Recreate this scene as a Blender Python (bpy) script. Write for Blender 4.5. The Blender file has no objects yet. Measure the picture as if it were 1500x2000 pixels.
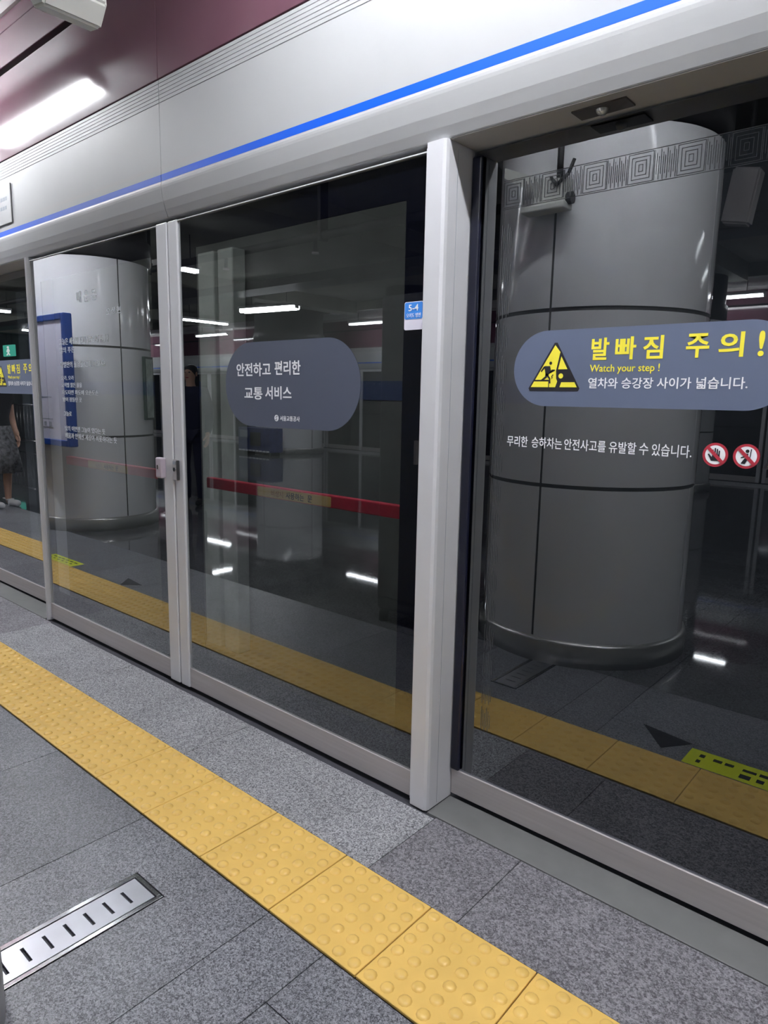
import bpy, bmesh, math, random
from mathutils import Vector, Matrix
random.seed(7)
SC = bpy.context.scene
COL = SC.collection
PI = math.pi

# ------------------------------------------------------------------ camera, world, exposure
cam_data = bpy.data.cameras.new('camera')
cam_data.sensor_fit = 'HORIZONTAL'
cam_data.sensor_width = 36.0
cam_data.lens = 36.0 * 1341.5 / 1500.0
cam_data.clip_start = 0.02
cam = bpy.data.objects.new('camera', cam_data)
COL.objects.link(cam)
RR = Vector((0.753982, 0.656630, 0.018645)); UU = Vector((-0.120771, 0.110666, 0.986492)); FF = Vector((-0.645697, 0.746050, -0.162742))
M = Matrix.Identity(4)
for i in range(3):
    M[i][0] = RR[i]; M[i][1] = UU[i]; M[i][2] = -FF[i]
M.translation = Vector((0, 0, 1.3))
cam.matrix_world = M
SC.camera = cam

w = bpy.data.worlds.new('station_world'); SC.world = w; w.use_nodes = True
w.node_tree.nodes['Background'].inputs[0].default_value = (0.75, 0.8, 0.9, 1)
w.node_tree.nodes['Background'].inputs[1].default_value = 0.02
SC.view_settings.view_transform = 'Standard'
SC.view_settings.look = 'None'
SC.view_settings.gamma = 1.0
SC.view_settings.use_curve_mapping = False
SC.view_settings.exposure = 1.52
LAMP_L = 26.0          # radiance of the fluorescent tubes
EDGE_L = 48.0          # tubes along the platform edge, set stronger to brighten the pillars
TUNNEL_FILL_L = 46.0  # radiance of the unseen tubes added to light the tunnel
SC.cycles.use_denoising = True
SC.cycles.max_bounces = 8
SC.cycles.transparent_max_bounces = 24
SC.cycles.glossy_bounces = 5
SC.cycles.sample_clamp_indirect = 6.0
SC.cycles.caustics_reflective = False
SC.cycles.caustics_refractive = False

# ------------------------------------------------------------------ materials
def lin(c):
    c /= 255.0
    return c / 12.92 if c <= 0.04045 else ((c + 0.055) / 1.055) ** 2.4
def rgb(r, g, b): return (lin(r), lin(g), lin(b), 1)

def mat(name, color, rough=0.5, metal=0.0, spec=0.5, coat=0.0, vary=0.0, vscale=8.0, bump=0.0, bscale=60.0, stretch=None):
    m = bpy.data.materials.new(name); m.use_nodes = True
    nt = m.node_tree; b = nt.nodes['Principled BSDF']
    b.inputs['Base Color'].default_value = color
    b.inputs['Roughness'].default_value = rough
    b.inputs['Metallic'].default_value = metal
    b.inputs['Specular IOR Level'].default_value = spec
    b.inputs['Coat Weight'].default_value = coat
    b.inputs['Coat Roughness'].default_value = 0.05
    tc = nt.nodes.new('ShaderNodeTexCoord')
    src = tc.outputs['Object']
    if stretch:
        mp = nt.nodes.new('ShaderNodeMapping'); mp.inputs['Scale'].default_value = stretch
        nt.links.new(src, mp.inputs['Vector']); src = mp.outputs['Vector']
    if vary:
        n = nt.nodes.new('ShaderNodeTexNoise'); n.inputs['Scale'].default_value = vscale; n.inputs['Detail'].default_value = 5
        nt.links.new(src, n.inputs['Vector'])
        r = nt.nodes.new('ShaderNodeValToRGB')
        r.color_ramp.elements[0].position = 0.3; r.color_ramp.elements[1].position = 0.7
        r.color_ramp.elements[0].color = [max(0, c * (1 - vary)) for c in color[:3]] + [1]
        r.color_ramp.elements[1].color = [min(1, c * (1 + vary)) for c in color[:3]] + [1]
        nt.links.new(n.outputs['Fac'], r.inputs['Fac']); nt.links.new(r.outputs['Color'], b.inputs['Base Color'])
    if bump:
        n = nt.nodes.new('ShaderNodeTexNoise'); n.inputs['Scale'].default_value = bscale; n.inputs['Detail'].default_value = 3
        nt.links.new(src, n.inputs['Vector'])
        bp = nt.nodes.new('ShaderNodeBump'); bp.inputs['Strength'].default_value = bump; bp.inputs['Distance'].default_value = 0.002
        nt.links.new(n.outputs['Fac'], bp.inputs['Height']); nt.links.new(bp.outputs['Normal'], b.inputs['Normal'])
    return m

def emit(name, color, strength):
    m = bpy.data.materials.new(name); m.use_nodes = True
    nt = m.node_tree; nt.nodes.remove(nt.nodes['Principled BSDF'])
    e = nt.nodes.new('ShaderNodeEmission'); e.inputs[0].default_value = color; e.inputs[1].default_value = strength
    nt.links.new(e.outputs[0], nt.nodes['Material Output'].inputs[0])
    return m

def glass_mat(name, tint, f0, power):
    """coated platform glass: tinted pane whose outer skin mirrors the platform"""
    m = bpy.data.materials.new(name); m.use_nodes = True
    nt = m.node_tree; nt.nodes.remove(nt.nodes['Principled BSDF'])
    N = nt.nodes.new; Lk = nt.links.new
    tr = N('ShaderNodeBsdfTransparent'); tr.inputs[0].default_value = tint
    gl = N('ShaderNodeBsdfGlossy'); gl.inputs['Roughness'].default_value = 0.0; gl.inputs[0].default_value = (0.95, 0.98, 1, 1)
    lw = N('ShaderNodeLayerWeight'); lw.inputs['Blend'].default_value = 0.5
    pw = N('ShaderNodeMath'); pw.operation = 'POWER'; pw.inputs[1].default_value = power
    Lk(lw.outputs['Facing'], pw.inputs[0])
    ma = N('ShaderNodeMath'); ma.operation = 'MULTIPLY_ADD'; ma.inputs[1].default_value = 1 - f0; ma.inputs[2].default_value = f0
    Lk(pw.outputs[0], ma.inputs[0])
    ge = N('ShaderNodeNewGeometry')
    iv = N('ShaderNodeMath'); iv.operation = 'SUBTRACT'; iv.inputs[0].default_value = 1.0
    Lk(ge.outputs['Backfacing'], iv.inputs[1])
    mu = N('ShaderNodeMath'); mu.operation = 'MULTIPLY'
    Lk(ma.outputs[0], mu.inputs[0]); Lk(iv.outputs[0], mu.inputs[1])
    mx = N('ShaderNodeMixShader')
    Lk(mu.outputs[0], mx.inputs[0]); Lk(tr.outputs[0], mx.inputs[1]); Lk(gl.outputs[0], mx.inputs[2])
    Lk(mx.outputs[0], nt.nodes['Material Output'].inputs[0])
    return m

def granite(name, dark, light, rough, scale, island=0.12, spec=0.4):
    m = bpy.data.materials.new(name); m.use_nodes = True
    nt = m.node_tree; b = nt.nodes['Principled BSDF']; N = nt.nodes.new; Lk = nt.links.new
    tc = N('ShaderNodeTexCoord')
    v1 = N('ShaderNodeTexVoronoi'); v1.inputs['Scale'].default_value = scale * 1.6
    v2 = N('ShaderNodeTexVoronoi'); v2.inputs['Scale'].default_value = scale * 0.75
    Lk(tc.outputs['Object'], v1.inputs['Vector']); Lk(tc.outputs['Object'], v2.inputs['Vector'])
    s1 = N('ShaderNodeSeparateColor'); s2 = N('ShaderNodeSeparateColor'); Lk(v1.outputs['Color'], s1.inputs[0]); Lk(v2.outputs['Color'], s2.inputs[0])
    n1 = N('ShaderNodeMath'); n1.operation = 'MULTIPLY_ADD'; n1.inputs[1].default_value = 0.55
    h2 = N('ShaderNodeMath'); h2.operation = 'MULTIPLY'; h2.inputs[1].default_value = 0.45; Lk(s2.outputs[0], h2.inputs[0])
    Lk(s1.outputs[0], n1.inputs[0]); Lk(h2.outputs[0], n1.inputs[2])
    n2 = N('ShaderNodeTexNoise'); n2.inputs['Scale'].default_value = 5; n2.inputs['Detail'].default_value = 6
    Lk(tc.outputs['Object'], n2.inputs['Vector'])
    r = N('ShaderNodeValToRGB'); e = r.color_ramp.elements
    e[0].position = 0.18; e[0].color = dark; e[1].position = 0.85; e[1].color = light
    Lk(n1.outputs[0], r.inputs['Fac'])
    g = N('ShaderNodeNewGeometry')
    a = N('ShaderNodeMath'); a.operation = 'MULTIPLY_ADD'; a.inputs[1].default_value = island * 2; a.inputs[2].default_value = 1 - island
    Lk(g.outputs['Random Per Island'], a.inputs[0])
    c = N('ShaderNodeMath'); c.operation = 'MULTIPLY_ADD'; c.inputs[1].default_value = 0.5; c.inputs[2].default_value = 0.75
    Lk(n2.outputs['Fac'], c.inputs[0])
    d = N('ShaderNodeMath'); d.operation = 'MULTIPLY'; Lk(a.outputs[0], d.inputs[0]); Lk(c.outputs[0], d.inputs[1])
    mx = N('ShaderNodeMix'); mx.data_type = 'RGBA'; mx.blend_type = 'MULTIPLY'; mx.inputs['Factor'].default_value = 1
    Lk(r.outputs['Color'], mx.inputs['A']); Lk(d.outputs[0], mx.inputs['B'])
    Lk(mx.outputs['Result'], b.inputs['Base Color'])
    b.inputs['Roughness'].default_value = rough; b.inputs['Specular IOR Level'].default_value = spec
    if rough > 0.2:
        bp = N('ShaderNodeBump'); bp.inputs['Strength'].default_value = 0.15; bp.inputs['Distance'].default_value = 0.0006
        Lk(n1.outputs[0], bp.inputs['Height']); Lk(bp.outputs['Normal'], b.inputs['Normal'])
    return m

MT = dict(
    header=mat('ivory_enamel', rgb(174, 175, 177), 0.42, spec=0.3, vary=0.03, vscale=2.5),
    soffit=mat('soffit_enamel', rgb(182, 180, 176), 0.45),
    groove=mat('groove_shadow_gap', rgb(48, 48, 52), 0.7),
    blue=mat('blue_stripe_film', rgb(16, 90, 214), 0.45, spec=0.3),
    maroon=mat('maroon_enamel', rgb(104, 72, 84), 0.09, spec=0.5, vary=0.06, vscale=3),
    pinktrim=mat('grey_ceiling_trim', rgb(170, 165, 165), 0.5),
    ceil=mat('painted_concrete_ceiling', rgb(120, 120, 112), 0.85, vary=0.12, vscale=1.5, bump=0.3, bscale=20),
    ceilw=mat('white_ceiling_panel', rgb(215, 217, 217), 0.6),
    darkmetal=mat('dark_grey_metal', rgb(52, 52, 54), 0.5),
    pipe=mat('black_pipe_paint', rgb(36, 36, 36), 0.55),
    alu=mat('white_powder_coat', rgb(212, 212, 217), 0.35, vary=0.025, vscale=6),
    steel=mat('brushed_stainless', rgb(184, 179, 180), 0.42, metal=0.3, vary=0.07, vscale=3, stretch=(1, 1, 30)),
    chrome=mat('polished_stainless', rgb(200, 200, 202), 0.14, metal=1.0),
    skirt=mat('satin_stainless_skirt', rgb(200, 200, 198), 0.3, metal=0.75),
    drain=mat('drain_stainless', rgb(196, 197, 204), 0.3, metal=0.9, vary=0.05, vscale=12),
    black=mat('black_void', rgb(12, 12, 14), 0.8),
    frit=mat('black_ceramic_frit', rgb(8, 12, 42), 0.6, spec=0.2),
    rubber=mat('black_edge_rubber', rgb(14, 17, 36), 0.25),
    glass=glass_mat('coated_door_glass', (0.70, 0.71, 0.70, 1), 0.085, 2.1),
    glass2=glass_mat('tinted_door_glass', (0.42, 0.44, 0.49, 1), 0.14, 2.2),
    etch=mat('etched_glass_pattern', rgb(86, 88, 93), 0.7),
    sill=mat('sill_plate_metal', rgb(112, 113, 113), 0.5, metal=0.1, vary=0.06, vscale=14),
    gran_mid=granite('coarse_light_granite', rgb(76, 76, 81), rgb(190, 190, 195), 0.5, 290),
    gran_door=granite('violet_grey_granite', rgb(76, 74, 80), rgb(152, 150, 156), 0.45, 200),
    gran_plat=granite('dark_speckled_granite', rgb(50, 51, 58), rgb(148, 149, 156), 0.36, 290, spec=0.55),
    gran_far=granite('polished_grey_granite', rgb(72, 73, 77), rgb(116, 117, 121), 0.035, 200, spec=0.6),
    joint=mat('floor_joint_grout', rgb(58, 58, 66), 0.8),
    yellow=mat('yellow_tactile_vinyl', rgb(230, 190, 106), 0.38, vary=0.05, vscale=7, spec=0.45),
    pillar=mat('glossy_pillar_enamel', rgb(236, 237, 240), 0.09, coat=0.4),
    pillarjoint=mat('pillar_joint_gasket', rgb(60, 58, 58), 0.6),
    lampbody=mat('white_lamp_tray', rgb(225, 225, 225), 0.5),
    tube=emit('fluorescent_tube', (0.93, 0.97, 1.0, 1), LAMP_L),
    edgetube=emit('bright_fluorescent_tube', (0.95, 0.97, 1.0, 1), EDGE_L),
    tunnelfill=emit('tunnel_fill_tube', (0.92, 0.98, 1.0, 1), TUNNEL_FILL_L),
    slate=mat('slate_blue_vinyl', rgb(93, 103, 128), 0.6),
    slate2=mat('dark_slate_vinyl', rgb(74, 80, 98), 0.6),
    ink_y=mat('yellow_print', rgb(255, 240, 70), 0.6),
    ink_w=mat('white_print', rgb(246, 247, 252), 0.6),
    ink_k=mat('black_print', rgb(20, 18, 28), 0.6),
    ink_r=mat('red_print', rgb(178, 44, 62), 0.6),
    ink_o=mat('faded_orange_print', rgb(190, 132, 62), 0.6),
    ink_poem=mat('frosted_white_print', rgb(232, 236, 242), 0.7),
    ink_g=mat('grey_print', rgb(150, 155, 165), 0.7),
    bar=mat('red_bar_paint', rgb(214, 34, 70), 0.4),
    barlabel=mat('yellow_bar_label', rgb(238, 200, 120), 0.5),
    skyblue=mat('sky_blue_sticker', rgb(60, 140, 232), 0.5),
    pale=mat('pale_sticker', rgb(232, 228, 244), 0.5),
    concrete=mat('tunnel_concrete', rgb(88, 91, 90), 0.85, vary=0.2, vscale=2, bump=0.4, bscale=12),
    concrete_l=mat('whitewashed_concrete', rgb(196, 202, 198), 0.8, vary=0.15, vscale=3),
    ballast=mat('track_bed_concrete', rgb(60, 60, 60), 0.9, vary=0.3, vscale=18),
    wallblue=mat('tunnel_blue_band', rgb(26, 48, 92), 0.5),
    navy=mat('navy_frame_paint', rgb(22, 66, 150), 0.35),
    board=mat('lavender_board_face', rgb(226, 226, 246), 0.45),
    greenframe=mat('dark_green_frame', rgb(38, 62, 52), 0.5),
    poster=mat('poster_face', rgb(186, 200, 190), 0.6, vary=0.25, vscale=14),
    kiosk=mat('dark_grey_cabinet', rgb(74, 76, 78), 0.5),
    housing=mat('warm_white_plastic', rgb(212, 214, 208), 0.45),
    lockcase=mat('pinkish_lock_metal', rgb(190, 178, 190), 0.4, metal=0.2),
    lens=mat('smoked_dome', rgb(30, 30, 32), 0.08, spec=0.8),
    domeglass=mat('clear_dome', rgb(190, 192, 190), 0.12, metal=0.6),
    darkplate=mat('dark_sensor_plate', rgb(66, 62, 60), 0.5),
    rack=mat('blue_rack_panel', rgb(52, 62, 118), 0.5, vary=0.3, vscale=9),
    exitgreen=emit('lit_exit_green', (0.10, 0.62, 0.46, 1), 0.35),
    exitwhite=emit('lit_exit_white', (0.9, 1.0, 0.95, 1), 0.45),
    yel_sticker=mat('lemon_floor_sticker', rgb(214, 224, 40), 0.5),
    skin=mat('skin', rgb(206, 164, 140), 0.55),
    hair=mat('black_hair', rgb(22, 18, 18), 0.5),
    navycloth=mat('navy_cloth', rgb(20, 24, 52), 0.9),
    blackcloth=mat('black_cloth', rgb(22, 22, 25), 0.9),
    printcloth=mat('grey_patterned_cloth', rgb(105, 105, 108), 0.9, vary=0.75, vscale=26),
    shoe_w=mat('white_shoe', rgb(220, 220, 222), 0.6),
    shoe_k=mat('black_shoe', rgb(18, 18, 20), 0.5),
    bagcloth=mat('grey_bag_cloth', rgb(105, 105, 112), 0.85),
)

# ------------------------------------------------------------------ mesh helpers
class MB:
    def __init__(self): self.bm = bmesh.new(); self.mats = []
    def mi(self, m):
        if m not in self.mats: self.mats.append(m)
        return self.mats.index(m)
    def _faces(self, verts, m, smooth=False):
        i = self.mi(m); s = set(verts)
        for f in {f for v in verts for f in v.link_faces}:
            if all(v in s for v in f.verts):
                f.material_index = i; f.smooth = smooth
    def box(self, x0, x1, y0, y1, z0, z1, m, bevel=0.0, seg=2):
        c = Vector(((x0 + x1) / 2, (y0 + y1) / 2, (z0 + z1) / 2))
        r = bmesh.ops.create_cube(self.bm, size=1.0, matrix=Matrix.Translation(c) @ Matrix.Diagonal((abs(x1 - x0), abs(y1 - y0), abs(z1 - z0), 1)))
        vs = r['verts']; self._faces(vs, m)
        if bevel:
            es = list({e for v in vs for e in v.link_edges})
            i = self.mi(m)
            rb = bmesh.ops.bevel(self.bm, geom=es, offset=bevel, segments=seg, affect='EDGES', profile=0.5)
            for f in rb['faces']: f.material_index = i
        return self
    def prism(self, pts, a0, a1, m, axis='x', smooth=False):
        """closed outline swept along an axis; pts are the two other coordinates in order"""
        def P(p, a):
            if axis == 'x': return (a, p[0], p[1])
            if axis == 'y': return (p[0], a, p[1])
            return (p[0], p[1], a)
        A = [self.bm.verts.new(P(p, a0)) for p in pts]; B = [self.bm.verts.new(P(p, a1)) for p in pts]
        n = len(pts); i = self.mi(m); fs = []
        for k in range(n):
            f = self.bm.faces.new((A[k], A[(k + 1) % n], B[(k + 1) % n], B[k])); f.smooth = smooth; fs.append(f)
        fs.append(self.bm.faces.new(A[::-1])); fs.append(self.bm.faces.new(B))
        for f in fs: f.material_index = i
        bmesh.ops.recalc_face_normals(self.bm, faces=fs)
        return self
    def cyl(self, p0, p1, r0, m, r1=None, seg=16, smooth=True):
        p0 = Vector(p0); p1 = Vector(p1); d = p1 - p0; r1 = r0 if r1 is None else r1
        q = d.to_track_quat('Z', 'Y').to_matrix().to_4x4()
        r = bmesh.ops.create_cone(self.bm, cap_ends=True, segments=seg, radius1=r0, radius2=r1, depth=d.length, matrix=Matrix.Translation((p0 + p1) / 2) @ q)
        vs = r['verts']; self._faces(vs, m, smooth)
        for f in {f for v in vs for f in v.link_faces}:
            if len(f.verts) > 4: f.smooth = False
        return self
    def sphere(self, c, r, m, sc=(1, 1, 1), seg=16, rings=10):
        q = bmesh.ops.create_uvsphere(self.bm, u_segments=seg, v_segments=rings, radius=r, matrix=Matrix.Translation(c) @ Matrix.Diagonal((*sc, 1)))
        self._faces(q['verts'], m, True); return self
    def lathe(self, prof, m, c=(0, 0), seg=64, smooth=True):
        rings = []
        for (r, z) in prof:
            rings.append([self.bm.verts.new((c[0] + r * math.cos(2 * PI * k / seg), c[1] + r * math.sin(2 * PI * k / seg), z)) for k in range(seg)])
        i = self.mi(m); fs = []
        for a, b in zip(rings, rings[1:]):
            for k in range(seg):
                f = self.bm.faces.new((a[k], a[(k + 1) % seg], b[(k + 1) % seg], b[k])); f.smooth = smooth; f.material_index = i; fs.append(f)
        for ring in (rings[0][::-1], rings[-1]):
            f = self.bm.faces.new(ring); f.material_index = i; fs.append(f)
        bmesh.ops.recalc_face_normals(self.bm, faces=fs)
        return self
    def tube(self, pts, r, m, seg=10):
        for a, b in zip(pts, pts[1:]): self.cyl(a, b, r, m, seg=seg)
        for p in pts[1:-1]: self.sphere(p, r, m, seg=seg, rings=6)
        return self
    def flat(self, pts, y0, y1, m):
        """outline in X-Z with a real thickness along Y"""
        return self.prism(pts, y0, y1, m, axis='y')
    def build(self, name, parent=None, **kw):
        me = bpy.data.meshes.new(name); self.bm.to_mesh(me); self.bm.free()
        for m in self.mats: me.materials.append(MT[m])
        o = bpy.data.objects.new(name, me); COL.objects.link(o)
        if parent is not None:
            o.parent = parent
            o.matrix_parent_inverse = Matrix.Translation(parent['_w']).inverted() if '_w' in parent else Matrix.Identity(4)
        for k, v in kw.items(): o[k] = v
        return o

def thing(name, loc=(0, 0, 0), label=None, category=None, group=None, kind=None):
    """an empty at the base of a thing; its parts are built in world coordinates"""
    o = bpy.data.objects.new(name, None); COL.objects.link(o); o.location = loc; o.empty_display_size = 0.05
    o['_w'] = list(loc)
    for k, v in (('label', label), ('category', category), ('group', group), ('kind', kind)):
        if v: o[k] = v
    return o

def rrect(x0, x1, z0, z1, r, n=8):
    pts = []
    for cx, cz, a in ((x1 - r, z1 - r, 0), (x0 + r, z1 - r, 90), (x0 + r, z0 + r, 180), (x1 - r, z0 + r, 270)):
        for k in range(n + 1):
            t = math.radians(a + 90 * k / n); pts.append((cx + r * math.cos(t), cz + r * math.sin(t)))
    return pts
def circ(cx, cz, r, n=32, sx=1): return [(cx + sx * r * math.cos(2 * PI * k / n), cz + r * math.sin(2 * PI * k / n)) for k in range(n)]

DG = None
def lettering(text, x0, x1, z0, z1, y, m, parent, name='lettering', bold=0.0, spacing=1.0, flip=False, face='-y', th=0.0006, label=None):
    """printed writing as thin raised ink, fitted to a rectangle"""
    c = bpy.data.curves.new('ink', 'FONT'); c.body = text; c.offset = bold; c.space_character = spacing; c.resolution_u = 3; c.extrude = 0.01
    o = bpy.data.objects.new('ink', c); COL.objects.link(o)
    dg = bpy.context.evaluated_depsgraph_get(); dg.update()
    me = bpy.data.meshes.new_from_object(o.evaluated_get(dg))
    bpy.data.objects.remove(o); bpy.data.curves.remove(c)
    xs = [v.co.x for v in me.vertices]; ys = [v.co.y for v in me.vertices]
    ax, bx, ay, by = min(xs), max(xs), min(ys), max(ys)
    for v in me.vertices:
        u = (v.co.x - ax) / (bx - ax); t = (v.co.y - ay) / (by - ay)
        X = x0 + u * (x1 - x0); Z = z0 + t * (z1 - z0); Y = y - (v.co.z / 0.01) * th * 0.5
        if face == '+y': X = x1 - u * (x1 - x0); Y = y + (v.co.z / 0.01) * th * 0.5
        v.co = (X, Y, Z)
    me.materials.clear(); me.materials.append(MT[m])
    ob = bpy.data.objects.new(name, me); COL.objects.link(ob)
    if parent is not None:
        ob.parent = parent
        if '_w' in parent: ob.matrix_parent_inverse = Matrix.Translation(parent['_w']).inverted()
    if label: ob['label'] = label
    return ob

def done(o):
    """bookkeeping tidy-up"""
    if '_w' in o: del o['_w']

# ------------------------------------------------------------------ setting: floor
X_L, X_R = -26.0, 4.0
Y_F, Y_B = 1.62, -9.3           # near door line, far door line
fl = MB()
fl.box(X_L, X_R, Y_B - 0.25, 1.86, -0.25, -0.006, 'joint')
def slab(x0, x1, y0, y1, m, g=0.0014, z=0.0): fl.box(x0 + g, x1 - g, y0 + g, y1 - g, -0.02, z, m)
DRX0, DRX1, DRY0, DRY1 = -1.616, -1.476, 0.40, 0.856
# strip of slabs between tactile paving and doors
ms = [(-26, -20.5, 'gran_mid')]
xj = [-3.905 - 0.303 * k for k in range(73)][::-1] + [-2.985, -2.075, -1.158, -0.855, -0.15, 0.555, 1.26, 2.1, 4.0]
for a, b in zip(xj, xj[1:]):
    mid = (a + b) / 2
    m = 'gran_mid' if -3.91 < mid < -1.158 else ('gran_door' if mid > -6.4 else 'gran_mid')
    slab(a, b, 1.297, 1.617 if m == 'gran_door' and mid > -6.4 else 1.609, m)

# platform side slabs
xs_p = [-1.23 - 0.6 * k for k in range(41)][::-1] + [-1.03, -0.43, 0.17, 0.77, 1.37, 1.97, 2.57, 4.0]
ys_p = [1.003, 0.403, -0.2, -0.8, -1.4, -2.0, -2.6, -3.2, -3.8, -4.4, -5.0, -5.6, -6.2, -6.8, -7.4, -8.0, -8.65]
for a, b in zip(xs_p, xs_p[1:]):
    if a < X_L: continue
    for c, d in zip(ys_p, ys_p[1:]):
        m = 'gran_plat' if c > 0.9 else 'gran_far'
        if c > 0.9 and abs(a + 1.83) < 0.01:       # the slab cut around the drain
            e = 0.0014
            fl.prism([(a + e, d + e), (DRX0, d + e), (DRX0, DRY1), (DRX1, DRY1), (DRX1, d + e), (b - e, d + e), (b - e, c - e), (a + e, c - e)], -0.02, 0.0, m, axis='z')
        elif c > 0.9 and a > -1.04:
            slab(a, b, 0.828, c, m); slab(a, b, d, 0.828, m)
        else: slab(a, b, d, c, m)
slab(X_L, X_R, Y_B, -8.65, 'gran_mid')
fl.build('floor', kind='structure')

# metal sill plates at the two sliding doors
for i, (x0, x1) in enumerate(((-1.197, 1.06), (-6.3, -3.996))):
    s = MB(); s.box(x0, x1, 1.6195, 1.7455, -0.02, 0.001, 'sill', 0.001)
    rs = random.Random(3 + i)
    o = s.build('trim_%d' % (1 + i), kind='structure')

# ------------------------------------------------------------------ tactile paving
tp = MB()
TP = 0.3045; Y0, Y1 = 1.006, 1.294
k0 = int((X_L + 0.62) / TP)
for k in range(-62, 13):
    a = -0.627 + k * TP; b = a + TP
    tp.box(a + 0.0016, b - 0.0016, Y0, Y1, -0.004, 0.0045, 'yellow', 0.0012, 1)
    if a < -12: continue
    for i in range(6):
        for j in range(6):
            cx = a + TP * (i + 0.5) / 6; cy = Y0 + (Y1 - Y0) * (j + 0.5) / 6
            rings = []
            for (r, z) in ((0.0165, 0.0044), (0.0145, 0.0072), (0.0095, 0.0096), (0.004, 0.0103)):
                rings.append([tp.bm.verts.new((cx + r * math.cos(2 * PI * q / 10), cy + r * math.sin(2 * PI * q / 10), z)) for q in range(10)])
            ii = tp.mi('yellow')
            for A, B in zip(rings, rings[1:]):
                for q in range(10):
                    f = tp.bm.faces.new((A[q], A[(q + 1) % 10], B[(q + 1) % 10], B[q])); f.smooth = True; f.material_index = ii
            f = tp.bm.faces.new(rings[-1]); f.smooth = True; f.material_index = ii
tp.build('tactile_paving', label='yellow tactile paving strip with raised domes running along the platform edge', category='paving')

# ------------------------------------------------------------------ floor drain
dr = thing('floor_drain', (-1.546, 0.6, 0.0), 'stainless steel slotted drain cover set in the grey floor beside the yellow strip', 'drain')
f = MB()
for b in ((DRX0 + .003, DRX0 + 0.017, DRY0, DRY1 - .004), (DRX1 - 0.015, DRX1 - .003, DRY0, DRY1 - .004), (DRX0 + 0.017, DRX1 - 0.015, DRY1 - 0.015, DRY1 - .004)):
    f.box(b[0], b[1], b[2], b[3], -0.03, 0.002, 'chrome', 0.001)
f.build('frame', dr)
g = MB(); px0, px1 = DRX0 + 0.0205, DRX1 - 0.0185
slots = [0.786 - 0.0503 * k for k in range(8)]; sx0, sx1 = -1.571, -1.517; hw = 0.0042
g.box(px0, sx0, DRY0 + .002, DRY1 - 0.019, -0.006, 0.0012, 'drain'); g.box(sx1, px1, DRY0 + .002, DRY1 - 0.019, -0.006, 0.0012, 'drain')
edges = [DRY1 - 0.019] + [v for s in slots for v in (s + hw, s - hw)] + [DRY0 + .002]
for a, b in zip(edges[0::2], edges[1::2]): g.box(sx0, sx1, b, a, -0.006, 0.0012, 'drain')
g.build('grate', dr)
p = MB(); p.box(DRX0 + .003, DRX1 - .003, DRY0, DRY1 - .004, -0.04, -0.032, 'black'); p.build('pit', dr)
done(dr)

# ------------------------------------------------------------------ upper wall over the doors
SEAMS = [-20.55, -17.985, -15.42, -12.855, -10.29, -7.726, -5.161, -2.596, -0.031, 2.534, 4.0]
def header(side, name, xs, near):
    """side: +1 = near wall (faces -Y) ; -1 = far wall mirrored about the platform"""
    yc = 1.606 if side > 0 else None
    def Yp(y): return y if side > 0 else (Y_B - (y - 1.645))
    root = thing(name, (xs[0], Yp(1.7), 2.0), kind='structure')
    for a, b in zip(xs, xs[1:]):
        g = 0.0016
        prof = [(1.86, 2.006), (1.632, 2.006), (1.630, 2.009), (1.620, 2.035), (1.611, 2.065), (1.606, 2.095), (1.6035, 2.112), (1.603, 2.121), (1.6035, 2.129), (1.6055, 2.136), (1.606, 2.14), (1.606, 2.4245), (1.86, 2.4245)]
        m = MB(); m.prism([(Yp(y), z) for y, z in prof], a + g, b - g, 'header')
        m.build('header_panel', root)
        m = MB(); m.prism([(Yp(1.6053), 2.1375), (Yp(1.6053), 2.163), (Yp(1.6065), 2.163), (Yp(1.6065), 2.1375)], a + g, b - g, 'blue')
        m.build('blue_stripe', root, label='blue stripe')
        m = MB(); zz = 2.4275; h = 0.0138; n = 6
        for k in range(n):
            z0 = zz + k * h
            m.prism([(Yp(1.606), z0), (Yp(1.606), z0 + h - 0.0022), (Yp(1.64), z0 + h - 0.0022), (Yp(1.64), z0)], a + g, b - g, 'header')
        m.build('louvre', root)
        m = MB(); m.box(a, b, min(Yp(1.613), Yp(1.66)), max(Yp(1.613), Yp(1.66)), 2.42, 2.511, 'groove'); m.build('louvre_back', root)
        m = MB(); m.box(a, b, min(Yp(1.64), Yp(1.86)), max(Yp(1.64), Yp(1.86)), 2.1, 2.42, 'groove'); m.build('seam_back', root)
    done(root)
    m = MB()
    for a, b in zip(xs, xs[1:]):
        m.box(a + .001, b - .001, min(Yp(1.603), Yp(1.9)), max(Yp(1.603), Yp(1.9)), 2.5115, 2.915, 'maroon', 0.002, 1)
        m.box(a + .001, b - .001, min(Yp(1.598), Yp(1.9)), max(Yp(1.598), Yp(1.9)), 2.943, 3.098, 'maroon', 0.002, 1)
        m.box(a + .001, b - .001, min(Yp(1.598), Yp(1.9)), max(Yp(1.598), Yp(1.9)), 3.100, 3.168, 'maroon', 0.002, 1)
    m.box(xs[0], xs[-1], min(Yp(1.64), Yp(1.9)), max(Yp(1.64), Yp(1.9)), 2.915, 2.943, 'black')
    m.build('wall_upper' if side > 0 else 'wall_upper_far', kind='structure')
    m = MB(); m.box(xs[0], xs[-1], min(Yp(1.585), Yp(1.9)), max(Yp(1.585), Yp(1.9)), 3.17, 3.225, 'pinktrim')
    m.build('trim_%d' % (3 if side > 0 else 4), kind='structure')
header(1, 'wall_front', [-26.0, -23.1] + SEAMS, True)
header(-1, 'wall_far', [-26.0, -23.1] + SEAMS, False)

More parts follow.
